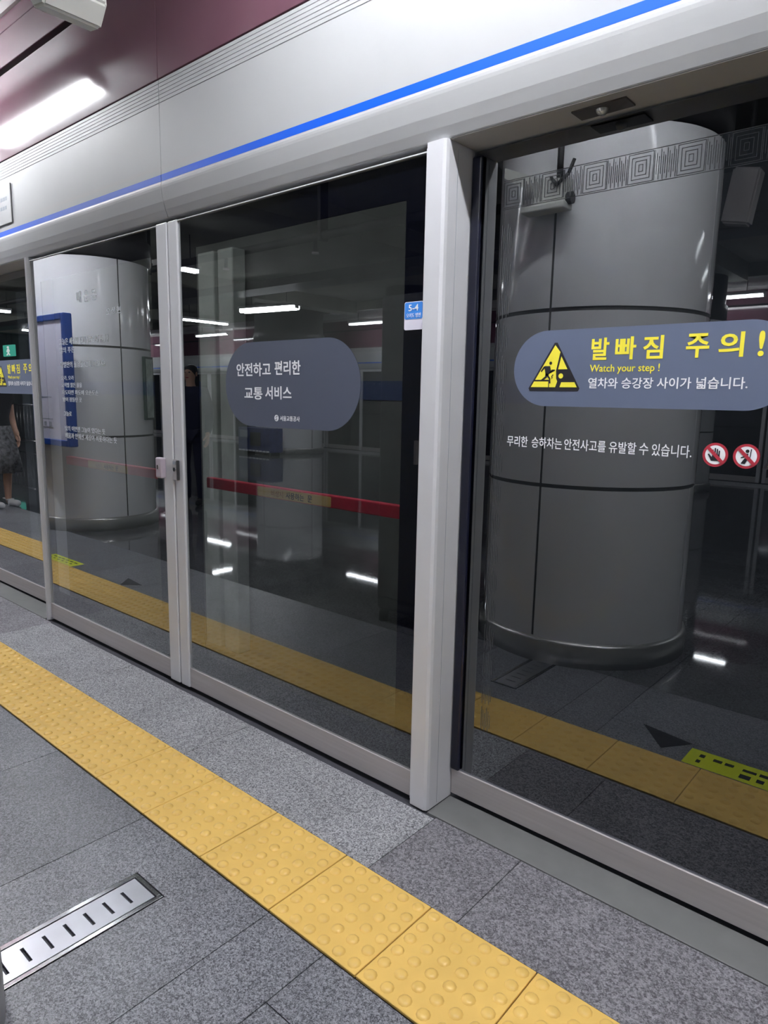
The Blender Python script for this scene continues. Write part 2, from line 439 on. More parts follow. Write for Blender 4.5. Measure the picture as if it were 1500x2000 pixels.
# soffit strip, ceiling, end walls
m = MB(); m.box(X_L, X_R, 0.62, 1.90, 3.225, 3.29, 'ceilw'); m.box(X_L, X_R, Y_B - 0.26, Y_B + 1.0, 3.225, 3.29, 'ceilw'); m.build('ceiling', kind='structure')
m = MB(); m.box(X_L, X_R, Y_B + 1.0, 0.62, 3.42, 3.52, 'ceil')
m.box(X_L, X_R, 0.56, 0.62, 3.225, 3.45, 'ceil'); m.box(X_L, X_R, Y_B + 1.0, Y_B + 1.06, 3.225, 3.45, 'ceil')
m.build('ceiling_upper', kind='structure')
for k, x in enumerate((-24.0, -21.4, -16.3, -11.1, -6.0, -3.2, -0.8, 1.9)):
    b = MB(); b.box(x - 0.22, x + 0.22, -8.24, 0.56, 3.16, 3.42, 'ceil'); b.build('trim_%d' % (10 + k), kind='structure')
m = MB(); m.box(X_R, X_R + 0.2, -14, 5.4, -1.95, 4.2, 'concrete'); m.build('wall_right', kind='structure')
m = MB(); m.box(X_L - 0.2, X_L, -14, 5.4, -1.95, 4.2, 'concrete'); m.build('wall_left', kind='structure')

# ------------------------------------------------------------------ tunnel beyond the doors
m = MB(); m.box(X_L, X_R, 1.86, 5.0, -1.95, -1.75, 'ballast'); m.build('floor_track', kind='structure')
m = MB(); m.box(X_L, X_R, 5.0, 5.2, -1.95, 4.2, 'concrete'); m.box(X_L, X_R, 4.985, 5.0, 1.285, 1.465, 'wallblue'); m.build('wall_tunnel', kind='structure')
m = MB(); m.box(X_L, X_R, 1.86, 5.2, 4.2, 4.3, 'concrete'); m.build('ceiling_tunnel', kind='structure')
m = MB(); m.box(X_L, X_R, 1.84, 1.86, -1.75, -0.01, 'concrete'); m.build('wall_platform_edge', kind='structure')
m = MB(); m.box(X_L, X_R, Y_B - 4.0, Y_B - 3.8, -1.3, 4.2, 'concrete'); m.build('wall_tunnel_far', kind='structure')
for k in range(5):
    x0 = -22.6 + 0.02 + 5.13 * k + 0.0
    for j, (a, b) in enumerate(((-7.063, -6.753), (-6.682, -6.41))):
        if k not in (2, 3): continue
        dx = 5.13 * (k - 3)
        m = MB(); m.box(a + dx, b + dx, 4.8, 4.98, -1.75, 2.9, 'concrete_l', 0.01, 1)
        m.build('trim_%d' % (20 + 2 * k + j), kind='structure')
for y in (2.75, 4.18):
    m = MB(); m.prism([(y - .07, -1.75), (y - .07, -1.735), (y - .012, -1.72), (y - .012, -1.64), (y - .035, -1.63), (y - .035, -1.60), (y + .035, -1.60), (y + .035, -1.63), (y + .012, -1.64), (y + .012, -1.72), (y + .07, -1.735), (y + .07, -1.75)], X_L, X_R, 'steel')
    m.build('rail', label='steel running rail nearer to the doors' if y < 3 else 'steel running rail nearer to the tunnel wall', category='rail', group='rails on the track bed')
for k, x in enumerate((-20.5, -15.3, -10.2, -7.6, -5.0, -2.4, 0.4, 2.6)):  # lamps added out of sight to brighten what shows through the glass
    m = MB(); m.box(x - 0.65, x + 0.65, 1.98, 2.08, 3.12, 3.20, 'lampbody'); t = thing('tunnel_fill_lamp', (x, 2.03, 3.2), 'unseen tube lamp added behind the white upper wall to light the tunnel', 'lamp', 'added lamps over the track')
    m.build('tray', t); m = MB(); m.cyl((x - 0.6, 2.03, 3.09), (x + 0.6, 2.03, 3.09), 0.018, 'tunnelfill', seg=8); m.build('tube', t); done(t)

# ------------------------------------------------------------------ the glass doors on the near side
YG = 1.640
def e_panel(n, x0, x1, handed):
    """fixed emergency leaf: stile on the meeting side"""
    d = thing('door_%d' % n, ((x0 + x1) / 2, YG, 0.012), kind='structure')
    st = 0.078 if handed == 'L' else 0.066
    gx0, gx1 = (x0 + 0.004, x1 - st) if handed == 'L' else (x0 + st, x1 - 0.004)
    m = MB(); m.box(gx0, gx1, YG, YG + 0.008, 0.10, 1.985, 'glass'); m.build('glass_pane', d)
    fx0, fx1 = (gx0 + 0.085, gx1 - 0.085) if handed == 'L' else (gx0 + 0.10, gx1 - 0.087)
    m = MB(); y0, y1 = YG + 0.0095, YG + 0.013
    m.box(gx0, fx0, y0, y1, 0.10, 1.985, 'frit'); m.box(fx1, gx1, y0, y1, 0.10, 1.985, 'frit')
    m.box(fx0, fx1, y0, y1, 1.876, 1.985, 'frit'); m.box(fx0, fx1, y0, y1, 0.10, 0.186, 'frit')
    m.build('frit_border', d, label='black printed border')
    m = MB(); m.box(gx0, gx1, YG - 0.004, YG + 0.03, 0.014, 0.103, 'steel', 0.0015, 1); m.build('kick_plate', d, label='brushed steel kick plate')
    m = MB()
    if handed == 'L': m.box(x1 - st, x1 - 0.002, YG - 0.012, YG + 0.04, 0.012, 1.992, 'alu', 0.005)
    else: m.box(x0 + 0.002, x0 + st, YG - 0.010, YG + 0.04, 0.012, 1.992, 'alu', 0.005)
    m.build('stile', d)
    m = MB()
    if handed == 'L': m.box(x0, x0 + 0.004, YG - 0.006, YG + 0.03, 0.012, 1.994, 'alu', 0.001, 1)
    else: m.box(x1 - 0.004, x1, YG - 0.012, YG + 0.03, 0.012, 1.994, 'alu', 0.001, 1)
    m.build('edge_strip', d)
    m = MB(); m.box(gx0, gx1, YG - 0.006, YG + 0.02, 1.986, 1.9895, 'alu'); m.build('top_rail', d)
    # red crash bar behind the pane
    bx0, bx1 = (-3.79, -2.85) if handed == 'L' else (-2.475, -1.40)
    m = MB(); m.box(bx0, bx1, 1.70, 1.728, 0.912, 0.957, 'bar', 0.004); b = m.build('push_bar', d, label='red push bar behind the glass')
    lx0, lx1 = (-3.53, -3.125) if handed == 'L' else (-2.13, -1.72)
    m = MB(); m.flat(rrect(lx0, lx1, 0.9155, 0.9525, 0.005), 1.6975, 1.6990, 'barlabel'); lb = m.build('bar_label', b, label='yellow label on the bar')
    wx = lx0 + 0.085
    for txt, a, c, ink in (('비상시', 0, 0.068, 'ink_o'), ('사용하는', 0.085, 0.185, 'ink_k'), ('문', 0.205, 0.228, 'ink_k')):
        lettering(txt, wx + a, wx + c, 0.921, 0.946, 1.6970, ink, b, bold=0.008)
    done(d); return d
e1 = e_panel(1, -3.948, -2.610, 'L')
e2 = e_panel(2, -2.605, -1.272, 'R')

# locks on the meeting stiles
lk = thing('door_lock', (-2.688, 1.628, 0.941), 'pinkish metal box lock with keyhole on the left meeting stile', 'lock')
m = MB(); m.box(-2.711, -2.666, 1.602, 1.6285, 0.941, 1.03, 'lockcase', 0.006); case = m.build('case', lk)
m = MB(); m.cyl((-2.690, 1.603, 0.989), (-2.690, 1.600, 0.989), 0.0105, 'steel', seg=20); m.build('cylinder', case)
m = MB(); m.box(-2.6925, -2.6875, 1.5985, 1.6005, 0.980, 0.998, 'black'); m.build('keyhole', case); done(lk)
lk = thing('door_lock', (-2.586, 1.630, 0.941), 'flat grey lock plate with dark slot on the right meeting stile', 'lock')
m = MB(); m.box(-2.604, -2.574, 1.622, 1.6305, 0.938, 1.028, 'steel', 0.002); case = m.build('plate', lk)
m = MB(); m.box(-2.572, -2.565, 1.617, 1.6305, 0.941, 1.025, 'darkmetal', 0.002); m.build('edge_slot', lk)
m = MB(); m.cyl((-2.590, 1.623, 0.985), (-2.590, 1.618, 0.985), 0.009, 'chrome', seg=20); m.box(-2.592, -2.588, 1.6165, 1.6185, 0.978, 0.992, 'black'); m.build('cylinder', case)
m = MB(); m.box(-2.602, -2.582, 1.6205, 1.6222, 1.006, 1.020, 'ink_g'); m.build('label_plate', case); done(lk)

def s_leaf(n, x0, x1, lead):
    """sliding leaf set back behind the posts; lead = side with the black edge stile in view"""
    yg = 1.752
    d = thing('door_%d' % n, ((x0 + x1) / 2, yg, 0.012), kind='structure')
    m = MB(); m.box(x0, x1, yg, yg + 0.008, 0.095, 2.0, 'glass2'); m.build('glass_pane', d)
    fr = 0.10; y0, y1 = yg + 0.0095, yg + 0.013
    m = MB()
    m.box(x0, x0 + fr, y0, y1, 0.095, 2.0, 'frit'); m.box(x1 - fr, x1, y0, y1, 0.095, 2.0, 'frit')
    m.box(x0 + fr, x1 - fr, y0, y1, 1.908, 2.0, 'frit'); m.box(x0 + fr, x1 - fr, y0, y1, 0.095, 0.255, 'frit')
    m.build('frit_border', d, label='black printed border')
    m = MB(); m.box(x0, x1, yg - 0.005, yg + 0.03, 0.012, 0.100, 'steel', 0.002, 1); m.build('kick_plate', d, label='brushed steel kick plate')
    m = MB()
    ex = x0 if lead == 'l' else x1 - 0.034
    m.box(ex, ex + 0.034, yg - 0.014, yg - 0.0005, 0.102, 1.985, 'rubber', 0.006, 3)
    m.build('edge_stile', d, label='black rounded edge strip')
    done(d); return d
SL = [(3, -1.197, -0.062, 'l'), (4, -0.058, 1.075, 'r'), (5, -5.187, -3.994, 'r'), (6, -6.322, -5.191, 'l')]
for a in SL: s_leaf(*a)

# etched lattice band printed on the sliding leaf
def lattice(x0, x1, z0, z1, parent, y):
    m = MB(); t = 0.0011; u = (z1 - z0)
    m.box(x0, x1, y, y + 0.0006, z1 - t, z1, 'etch'); m.box(x0, x1, y, y + 0.0006, z0, z0 + t, 'etch')
    x = x0; k = 0
    while x < x1 - 0.01:
        if k % 2 == 0:
            wq = 0.062
            for q in range(4):
                e = q * 0.0085
                a, b, c, d2 = x + e, min(x + wq - e, x1), z0 + e + .004, z1 - e - .004
                if b - a < 0.004: break
                m.box(a, b, y, y + .0006, c, c + t, 'etch'); m.box(a, b, y, y + .0006, d2 - t, d2, 'etch')
                m.box(a, a + t, y, y + .0006, c, d2, 'etch'); m.box(b - t, b, y, y + .0006, c, d2, 'etch')
        else:
            wq = 0.056
            for q in range(11):
                a = x + 0.002 + q * 0.005
                if a > x1: break
                m.box(a, a + t, y, y + .0006, z0 + .004 + (q % 2) * .012, z1 - .004 - (q % 3) * .008, 'etch')
        x += wq; k += 1
    return m
lat = thing('lattice_film', (-0.62, 1.751, 1.82), 'faint grey lattice pattern film across the top of the right sliding door', 'film')
lattice(-1.095, -0.165, 1.828, 1.904, lat, 1.7508).build('top_band', lat)
m = MB()
for q in range(6):
    x = -1.094 + q * 0.006
    for z0 in [0.27 + 0.09 * k for k in range(17)]:
        m.box(x, x + 0.001, 1.7508, 1.7514, z0 + (q % 2) * .012, z0 + 0.078 - (q % 3) * .01, 'etch')
m.build('side_band', lat); done(lat)

# posts at the ends of the emergency leaves
for n, x0, x1 in ((5, -1.270, -1.199), (6, -3.972, -3.950)):
    m = MB(); c = 0.012
    m.prism([(x0, 1.628), (x0 + c * .3, 1.619), (x1 - c, 1.617), (x1 - .003, 1.622), (x1, 1.632), (x1, 1.752), (x0, 1.752)], 0.0015, 2.0045, 'alu', axis='z')
    if n == 5: m.box(x1 - 0.001, x1 + 0.0006, 1.672, 1.6735, 0.01, 1.99, 'ink_g')
    m.build('trim_%d' % n, kind='structure')
for n, x0, x1 in ((7, 1.08, 1.15), (8, -6.395, -6.325)):
    m = MB(); m.box(x0, x1, 1.617, 1.752, 0.0015, 2.0045, 'alu', 0.006); m.build('trim_%d' % n, kind='structure')
# soffit of the door recesses
m = MB(); m.box(-1.198, 1.08, 1.634, 1.752, 2.0035, 2.0055, 'soffit'); m.box(-6.325, -3.994, 1.634, 1.752, 2.0035, 2.0055, 'soffit'); m.build('trim_9', kind='structure')

# sensor plate with dome in the recess soffit
sp = thing('door_sensor', (-0.79, 1.693, 2.0035), 'dark rectangular plate with clear dome under the header above right door', 'sensor')
m = MB(); m.prism([(-0.860, 1.667), (-0.722, 1.664), (-0.722, 1.722), (-0.860, 1.726)], 1.9995, 2.0032, 'darkplate', axis='z'); m.build('plate', sp)
m = MB(); m.sphere((-0.792, 1.694, 1.9995), 0.016, 'domeglass', sc=(1, 1, 0.8)); m.build('dome', sp, label='clear dome')
done(sp)

# plain glazing beyond the doors in view
def plain_leaf(n, x0, x1, y, s):
    d = thing('door_%d' % n, ((x0 + x1) / 2, y, 0.012), kind='structure')
    m = MB(); m.box(x0 + .05, x1 - .05, y - .004, y + .004, 0.10, 1.985, 'glass'); m.build('glass_pane', d)
    m = MB(); m.box(x0, x0 + .055, y - .03, y + .03, 0.012, 1.995, 'alu', 0.004, 1); m.box(x1 - .055, x1, y - .03, y + .03, 0.012, 1.995, 'alu', 0.004, 1)
    m.box(x0 + .055, x1 - .055, y - .02, y + .02, 1.94, 1.995, 'alu'); m.build('frame', d)
    m = MB(); m.box(x0 + .055, x1 - .055, y - .02, y + .02, 0.012, 0.11, 'steel'); m.build('kick_plate', d); done(d)
n = 7
for x0, x1 in ((1.155, 2.57), (2.575, 3.98), (-7.76, -6.4), (-9.11, -7.765)):
    plain_leaf(n, x0, x1, 1.655, 1); n += 1
base = -1.272 - 5.13 * 4
for u in range(5):
    b = -23.4 + 5.13 * u + 1.4
    for k in range(4):
        plain_leaf(n, b + 1.2825 * k + .02, b + 1.2825 * (k + 1) - .02, Y_B - (0.01 if k < 2 else 0.09), -1); n += 1
m = MB(); m.box(X_L, X_R, Y_B - 0.3, Y_B - 0.16, -1.2, 2.4, 'groove'); m.build('wall_far_back', kind='structure')

# ------------------------------------------------------------------ stickers on the glass
def warning(x0, dx, label, full=True, y=1.7506):
    """slate warning sticker; x0 = left end"""
    t = thing('warning_sticker', (x0, y, 1.288), label, 'sticker')
    X = lambda v: x0 + (v + 1.034)
    m = MB(); m.flat(rrect(X(-1.034), X(-0.325), 1.288, 1.492, 0.1015, 14), y - 0.0008, y, 'slate'); bk = m.build('backing', t)
    yy = y - 0.0012
    s = MB()
    def tri(a, b, c, r, n=5):
        pts = []
        P = [Vector(p) for p in (a, b, c)]
        for i in range(3):
            p, q, o = P[i], P[i - 1], P[(i + 1) % 3]
            d1 = (q - p).normalized(); d2 = (o - p).normalized()
            for k in range(n + 1):
                v = d1.lerp(d2, k / n).normalized(); pts.append(tuple(p + d1 * r * (1 - k / n) + d2 * r * (k / n)))
        return pts
    cx = X(-0.907)
    s.flat(tri((cx - 0.0815, 1.3295), (cx, 1.4655), (cx + 0.0795, 1.3295), 0.008), yy - .0004, yy, 'ink_k')
    y2 = yy - .0008
    def fl_(pts, ink, lev=0): s.flat([(cx + a * .0755, 1.3375 + b * .1115) for a, b in pts], y2 - .0004 * (lev + 1), y2 - .0004 * lev, ink)
    # yellow field left of the train front, the train window, the headlight and the bed
    fl_([(-0.93, 0.02), (-0.80, 0.16), (-0.22, 0.16), (-0.22, 0.02)], 'ink_y')
    fl_([(-0.76, 0.20), (-0.02, 1.03), (0.19, 0.86), (0.06, 0.42), (0.08, 0.23), (0.13, 0.16), (0.06, 0.02), (-0.185, 0.02), (-0.185, 0.185), (-0.22, 0.20)], 'ink_y')
    fl_([(0.24, 0.76), (0.14, 0.45), (0.5, 0.45)], 'ink_y')
    fl_([(0.23, 0.02), (0.29, 0.14), (0.80, 0.14), (0.90, 0.02)], 'ink_y')
    s.flat(circ(cx + 0.26 * .0755, 1.3375 + 0.29 * .1115, 0.0068, 20), y2 - .0004, y2, 'ink_y')
    # running figure
    s.flat(circ(cx - 0.16 * .0755, 1.3375 + 0.60 * .1115, 0.0042, 18), y2 - .0012, y2 - .0006, 'ink_k')
    def fk(pts): s.flat([(cx + a * .0755, 1.3375 + b * .1115) for a, b in pts], y2 - .0012, y2 - .0006, 'ink_k')
    fk([(-0.40, 0.53), (-0.18, 0.53), (-0.13, 0.40), (0.02, 0.415), (0.02, 0.445), (-0.10, 0.445), (-0.22, 0.36), (-0.22, 0.30), (-0.34, 0.30)])
    fk([(-0.42, 0.53), (-0.55, 0.41), (-0.51, 0.39), (-0.38, 0.49)])
    fk([(-0.34, 0.36), (-0.36, 0.28), (-0.55, 0.18), (-0.48, 0.165), (-0.29, 0.25), (-0.24, 0.34)])
    fk([(-0.27, 0.34), (-0.15, 0.24), (-0.13, 0.11), (-0.185, 0.11), (-0.20, 0.22), (-0.32, 0.31)])
    fk([(-0.06, 0.33), (-0.03, 0.32), (-0.09, 0.27), (-0.05, 0.255), (-0.10, 0.22), (-0.11, 0.235), (-0.08, 0.25), (-0.12, 0.27)])
    s.build('pictogram', t, label='yellow triangle showing a figure stepping into a train gap')
    yl = y - 0.0012
    for txt, a, b in (('발', -0.805, -0.757), ('빠', -0.7405, -0.6865), ('짐', -0.669, -0.619), ('주', -0.5655, -0.513), ('의', -0.492, -0.438), ('!', -0.4085, -0.396)):
        lettering(txt, X(a), X(b), 1.410, 1.4665, yl, 'ink_y', bk, bold=0.022)
    lettering('Watch your step !', X(-0.806), X(-0.624), 1.374, 1.3985, yl, 'ink_y', bk, bold=0.008)
    lettering('열차와 승강장 사이가 넓습니다.', X(-0.808), X(-0.422), 1.337, 1.3645, yl, 'ink_w', bk, bold=0.012)
    done(t)
warning(-1.034, 0, 'long slate blue warning sticker with yellow triangle on the right sliding door')
warning(-4.865, 0, 'slate blue warning sticker cut off at the left edge of the photo')

t = thing('notice_line', (-0.79, 1.7506, 1.17), 'line of white Korean writing on glass below the large warning sticker', 'sticker')
xs = [(-1.046, -0.979, '무리한'), (-0.966, -0.873, '승하차는'), (-0.866, -0.748, '안전사고를'), (-0.739, -0.667, '유발할'), (-0.659, -0.636, '수'), (-0.627, -0.531, '있습니다.')]
for a, b, s in xs: lettering(s, a, b, 1.171, 1.2015, 1.7503, 'ink_w', t, bold=0.006)
done(t)
def prohibit(cx, cz, r, kind, label):
    y = 1.7506
    t = thing('prohibition_sticker', (cx, y, cz - r), label, 'sticker', 'round prohibition stickers')
    m = MB(); m.flat(circ(cx, cz, r, 40), y - .0008, y, 'ink_r'); m.build('ring', t, label='red ring')
    m = MB(); m.flat(circ(cx, cz, r * 0.79, 40), y - .0014, y - .0009, 'ink_w')
    fd = m.build('field', t, label='white field')
    m = MB(); ya, yb = y - .0020, y - .0015
    P = lambda pts: m.flat([(cx + a * r, cz + b * r) for a, b in pts], ya, yb, 'ink_k')
    if kind == 'hand':
        P([(-0.30, -0.50), (0.26, -0.50), (0.38, -0.22), (0.36, 0.05), (-0.20, 0.05), (-0.26, -0.18), (-0.50, 0.08), (-0.58, 0.03), (-0.42, -0.24)])
        for a, h in ((-0.19, 0.40), (-0.02, 0.54), (0.15, 0.47), (0.31, 0.34)): P([(a - .055, 0.0), (a + .055, 0.0), (a + .05, h), (a, h + .05), (a - .05, h)])
    else:
        m.flat(circ(cx + 0.06 * r, cz + 0.42 * r, r * 0.14, 20), ya, yb, 'ink_k')
        P([(0.30, 0.60), (0.37, 0.60), (0.30, -0.20), (0.24, -0.20)])
        P([(-0.22, 0.22), (0.14, 0.22), (0.14, -0.10), (0.0, -0.16), (-0.10, 0.0), (-0.38, -0.08), (-0.40, -0.18), (-0.16, -0.12), (-0.24, 0.06)])
        P([(-0.10, -0.16), (0.12, -0.16), (0.06, -0.40), (-0.06, -0.64), (-0.36, -0.60), (-0.22, -0.34)])
    m.build('pictogram', fd)
    m = MB(); s = 0.095 * r; q = 0.66 * r
    m.flat([(cx - q - s, cz + q - s), (cx - q + s, cz + q + s), (cx + q + s, cz - q + s), (cx + q - s, cz - q - s)], y - .0026, y - .0021, 'ink_r')
    m.build('slash', fd, label='red slash'); done(t)
prohibit(-0.477, 1.183, 0.0285, 'hand', 'red ringed sticker with a black hand struck through')
prohibit(-0.4095, 1.184, 0.0285, 'lean', 'red ringed sticker with a figure leaning on a door struck through')
t = thing('caution_sticker', (-0.345, 1.75, 1.155), 'yellow and black triangle sticker right of the round prohibition stickers', 'sticker')
m = MB(); m.flat([(-0.374, 1.157), (-0.342, 1.213), (-0.310, 1.157)], 1.7498, 1.7506, 'ink_k'); m.build('border', t)
m = MB(); m.flat([(-0.363, 1.1635), (-0.342, 1.200), (-0.321, 1.1635)], 1.749, 1.7496, 'ink_y'); m.build('field', t); done(t)

# slogan sticker on the right emergency leaf
t = thing('slogan_sticker', (-1.88, 1.6396, 1.19), 'dark slate oval sticker with white Korean slogan on the middle glass leaf', 'sticker')
ys = YG - 0.0004
m = MB(); m.flat(rrect(-2.242, -1.528, 1.189, 1.4965, 0.1525, 16), ys - .0008, ys, 'slate2'); m.build('backing', t)
yl = ys - 0.0012
lettering('안전하고', -2.172, -1.972, 1.373, 1.4215, yl, 'ink_w', t, bold=0.018)
lettering('편리한', -1.950, -1.813, 1.376, 1.4255, yl, 'ink_w', t, bold=0.018)
lettering('교통', -2.126, -2.020, 1.288, 1.333, yl, 'ink_w', t, bold=0.018)
lettering('서비스', -2.004, -1.860, 1.290, 1.337, yl, 'ink_w', t, bold=0.018)
lettering('서울교통공사', -1.922, -1.817, 1.2145, 1.2325, yl, 'ink_w', t, bold=0.01)
m = MB(); m.flat(circ(-1.9415, 1.2235, 0.0115, 28), yl - .0003, yl + .0003, 'ink_w')
def arc(cx, cz, r, a0, a1, wd, n=10):
    o = [(cx + (r + wd) * math.cos(math.radians(a0 + (a1 - a0) * k / n)), cz + (r + wd) * math.sin(math.radians(a0 + (a1 - a0) * k / n))) for k in range(n + 1)]
    i = [(cx + (r - wd) * math.cos(math.radians(a0 + (a1 - a0) * k / n)), cz + (r - wd) * math.sin(math.radians(a0 + (a1 - a0) * k / n))) for k in range(n + 1)]
    return o + i[::-1]
m.flat(arc(-1.9395, 1.2262, 0.0042, 20, 215, 0.0011), yl - .0009, yl - .0004, 'slate2')
m.flat(arc(-1.9435, 1.2208, 0.0042, 200, 395, 0.0011), yl - .0009, yl - .0004, 'slate2')
m.build('emblem', t, label='white round emblem'); done(t)

# door number sticker
t = thing('door_number_sticker', (-1.317, 1.6396, 1.505), 'small blue and white sticker numbered 5-4 on the black glass border', 'sticker')
m = MB(); m.flat(rrect(-1.3525, -1.2815, 1.5035, 1.5845, 0.006), ys - .0008, ys, 'pale'); m.build('backing', t)
m = MB(); m.flat(rrect(-1.3505, -1.2835, 1.5345, 1.5825, 0.005), ys - .0014, ys - .0009, 'skyblue'); bf = m.build('blue_field', t)
lettering('5-4', -1.336, -1.299, 1.5575, 1.5765, ys - .0018, 'ink_w', bf, bold=0.012)
lettering('오이도 방면', -1.344, -1.290, 1.5390, 1.5515, ys - .0018, 'ink_w', bf)
done(t)

# poem printed on the left emergency leaf
t = thing('poem_lettering', (-3.35, 1.6396, 1.07), 'poem in small white Korean lettering on the left emergency glass leaf', 'sticker')
yp = ys - 0.0006
for txt, a, b, z0, z1, bo in (
    ('배', -3.44, -3.392, 1.735, 1.790, 0.0), ('운', -3.365, -3.315, 1.735, 1.788, 0.0), ('몽', -3.288, -3.235, 1.735, 1.786, 0.0), ('오', -3.150, -3.115, 1.662, 1.690, 0.0), ('상', -3.102, -3.068, 1.662, 1.692, 0.0), ('현', -3.054, -3.020, 1.662, 1.692, 0.0),
    ('그늘은 세상에 없이 얻은 지구에나', -3.655, -3.140, 1.540, 1.574, 0.006), ('별의 푸른', -3.655, -3.49, 1.500, 1.530, 0.0),
    ('이별만의 물음을 안다, 그렇지?', -3.655, -3.185, 1.425, 1.457, 0.006),
    ('오라, 오라', -3.655, -3.515, 1.363, 1.386, 0.0), ('오직별 맑은 물을', -3.655, -3.43, 1.327, 1.351, 0.006),
    ('파도타면 파도에 오손도손', -3.655, -3.265, 1.290, 1.314, 0.006), ('밤이 잠들던 곳', -3.648, -3.44, 1.254, 1.277, 0.006),
    ('그늘로', -3.648, -3.56, 1.180, 1.205, 0.01),
    ('빛의 이면엔 그늘이 있다는 듯', -3.643, -3.215, 1.103, 1.130, 0.006), ('배움과 안에선 세상이 비롯하다는 듯', -3.643, -3.105, 1.065, 1.094, 0.006)):
    lettering(txt, a, b, z0, z1, yp, 'ink_poem', t, bold=bo)
done(t)

# plate on the upper wall at the far left
t = thing('notice_plate', (-4.15, 1.605, 2.19), 'white notice plate on the ivory upper wall at the left edge', 'sign')
m = MB(); m.box(-4.42, -4.043, 1.599, 1.6055, 2.192, 2.39, 'header', 0.003); pl = m.build('plate', t)
m = MB()
for z, xa in ((2.31, -4.09), (2.265, -4.10)): 
    for k in range(9): m.box(xa - 0.03 * (k + 1) + .008, xa - 0.03 * k, 1.5984, 1.5988, z, z + 0.018, 'ink_g')
m.build('lettering', pl); done(t)

# ------------------------------------------------------------------ pillars
def pillar(x, y, label, r=0.54, group=None, joints=(0, 90, 180, 270)):
    t = thing('round_pillar', (x, y, 0), label, 'pillar', group)
    m = MB()
    for z0, z1 in ((0.125, 0.886), (0.905, 1.719), (1.738, 2.52)):
        for j in joints:
            n = 22; ga = 0.75
            out = []
            for k in range(n + 1):
                a = math.radians(j + ga + (90 - 2 * ga) * k / n); out.append((x + r * math.cos(a), y + r * math.sin(a)))
            inn = [(x + (p[0] - x) * 0.96, y + (p[1] - y) * 0.96) for p in out[::-1]]
            m.prism(out + inn, z0, z1, 'pillar', axis='z')
    for f in m.bm.faces:
        if abs(f.normal.z) < 0.1 and len(f.verts) == 4: f.smooth = True
    m.bm.normal_update()
    for e in m.bm.edges:
        if len(e.link_faces) == 2 and e.calc_face_angle(0) > 0.5: e.smooth = False
    m.build('cladding', t)
    m = MB(); m.lathe([(r - 0.006, 0.10), (r - 0.006, 2.52)], 'pillarjoint', (x, y), 72); m.build('joint_gasket', t)
    m = MB(); m.lathe([(r + 0.02, 0.0), (r + 0.02, 0.104), (r + 0.017, 0.114), (r + 0.006, 0.124), (r - 0.01, 0.126)], 'skirt', (x, y), 96); m.build('skirt', t, label='stainless steel base skirt')
    m = MB(); m.lathe([(r - 0.03, 2.52), (r + 0.03, 2.55), (r + 0.03, 2.74), (r, 2.76), (r, 3.42)], 'darkmetal', (x, y), 64); m.build('collar', t, label='dark collar under the ceiling')
    done(t); return t
pillar(-1.62, -0.08, 'round grey enamel pillar mirrored in the right door, steel skirt in the lower left corner')
pillar(-6.75, -0.08, 'round enamel pillar with blue framed board mirrored in the left glass leaf')
pillar(-11.88, -0.08, 'third round pillar further down the near side of the platform', group='pillars far along the platform')
pillar(2.9, -0.08, 'round pillar behind the right edge of the view', group='pillars far along the platform')
pillar(-12.6, -7.75, 'white round pillar on the far side, lit by a lamp above', r=0.8)
pillar(-8.77, -7.6, 'round pillar on the far side of the platform', group='pillars along the far side')
pillar(-3.64, -7.6, 'round pillar on the far side of the platform', group='pillars along the far side')

# blue framed board standing in front of the second pillar
t = thing('information_board', (-6.62, 0.5, 0.80), 'lavender information board in a thick blue frame fixed to the left pillar', 'board')
bx0, bx1, bz0, bz1, by = -7.25, -5.985, 0.83, 1.97, 0.475
m = MB(); fw = 0.055
m.box(bx0, bx0 + fw, by, by + .08, bz0, bz1, 'navy', 0.012); m.box(bx1 - fw, bx1, by, by + .08, bz0, bz1, 'navy', 0.012)
m.box(bx0 + fw, bx1 - fw, by, by + .08, bz1 - fw, bz1, 'navy', 0.006); m.box(bx0 + fw, bx1 - fw, by, by + .08, bz0, bz0 + fw, 'navy', 0.006)
m.build('frame', t, label='blue frame')
m = MB(); m.box(bx0 + fw, bx1 - fw, by + .01, by + .065, bz0 + fw, bz1 - fw, 'board'); bface = m.build('face', t, label='lavender face')
m = MB(); m.box(-6.80, -6.68, by + .066, by + .068, 1.60, 1.70, 'pale'); m.box(-6.80, -6.68, by + .066, by + .0685, 1.67, 1.70, 'skyblue'); m.build('picture_square', bface)
lettering('역', -6.78, -6.70, 1.45, 1.57, by + .067, 'ink_k', bface, face='+y', bold=0.02)
lettering('남)', -6.70, -6.60, 1.30, 1.40, by + .067, 'ink_k', bface, face='+y')
m = MB()
for z in (1.255, 1.06, 0.985): m.box(-6.95, -6.32, by + .066, by + .0668, z, z + 0.008, 'ink_g')
for k in range(4): m.box(-6.70 + .1 * k, -6.65 + .1 * k, by + .066, by + .0668, 1.0, 1.04, 'ink_g')
m.build('route_lines', bface)
for q in (-6.95, -6.65):
    m = MB(); m.box(q, q + .10, 0.35, by, 1.2, 1.5, 'darkmetal'); m.build('bracket', t)
done(t)

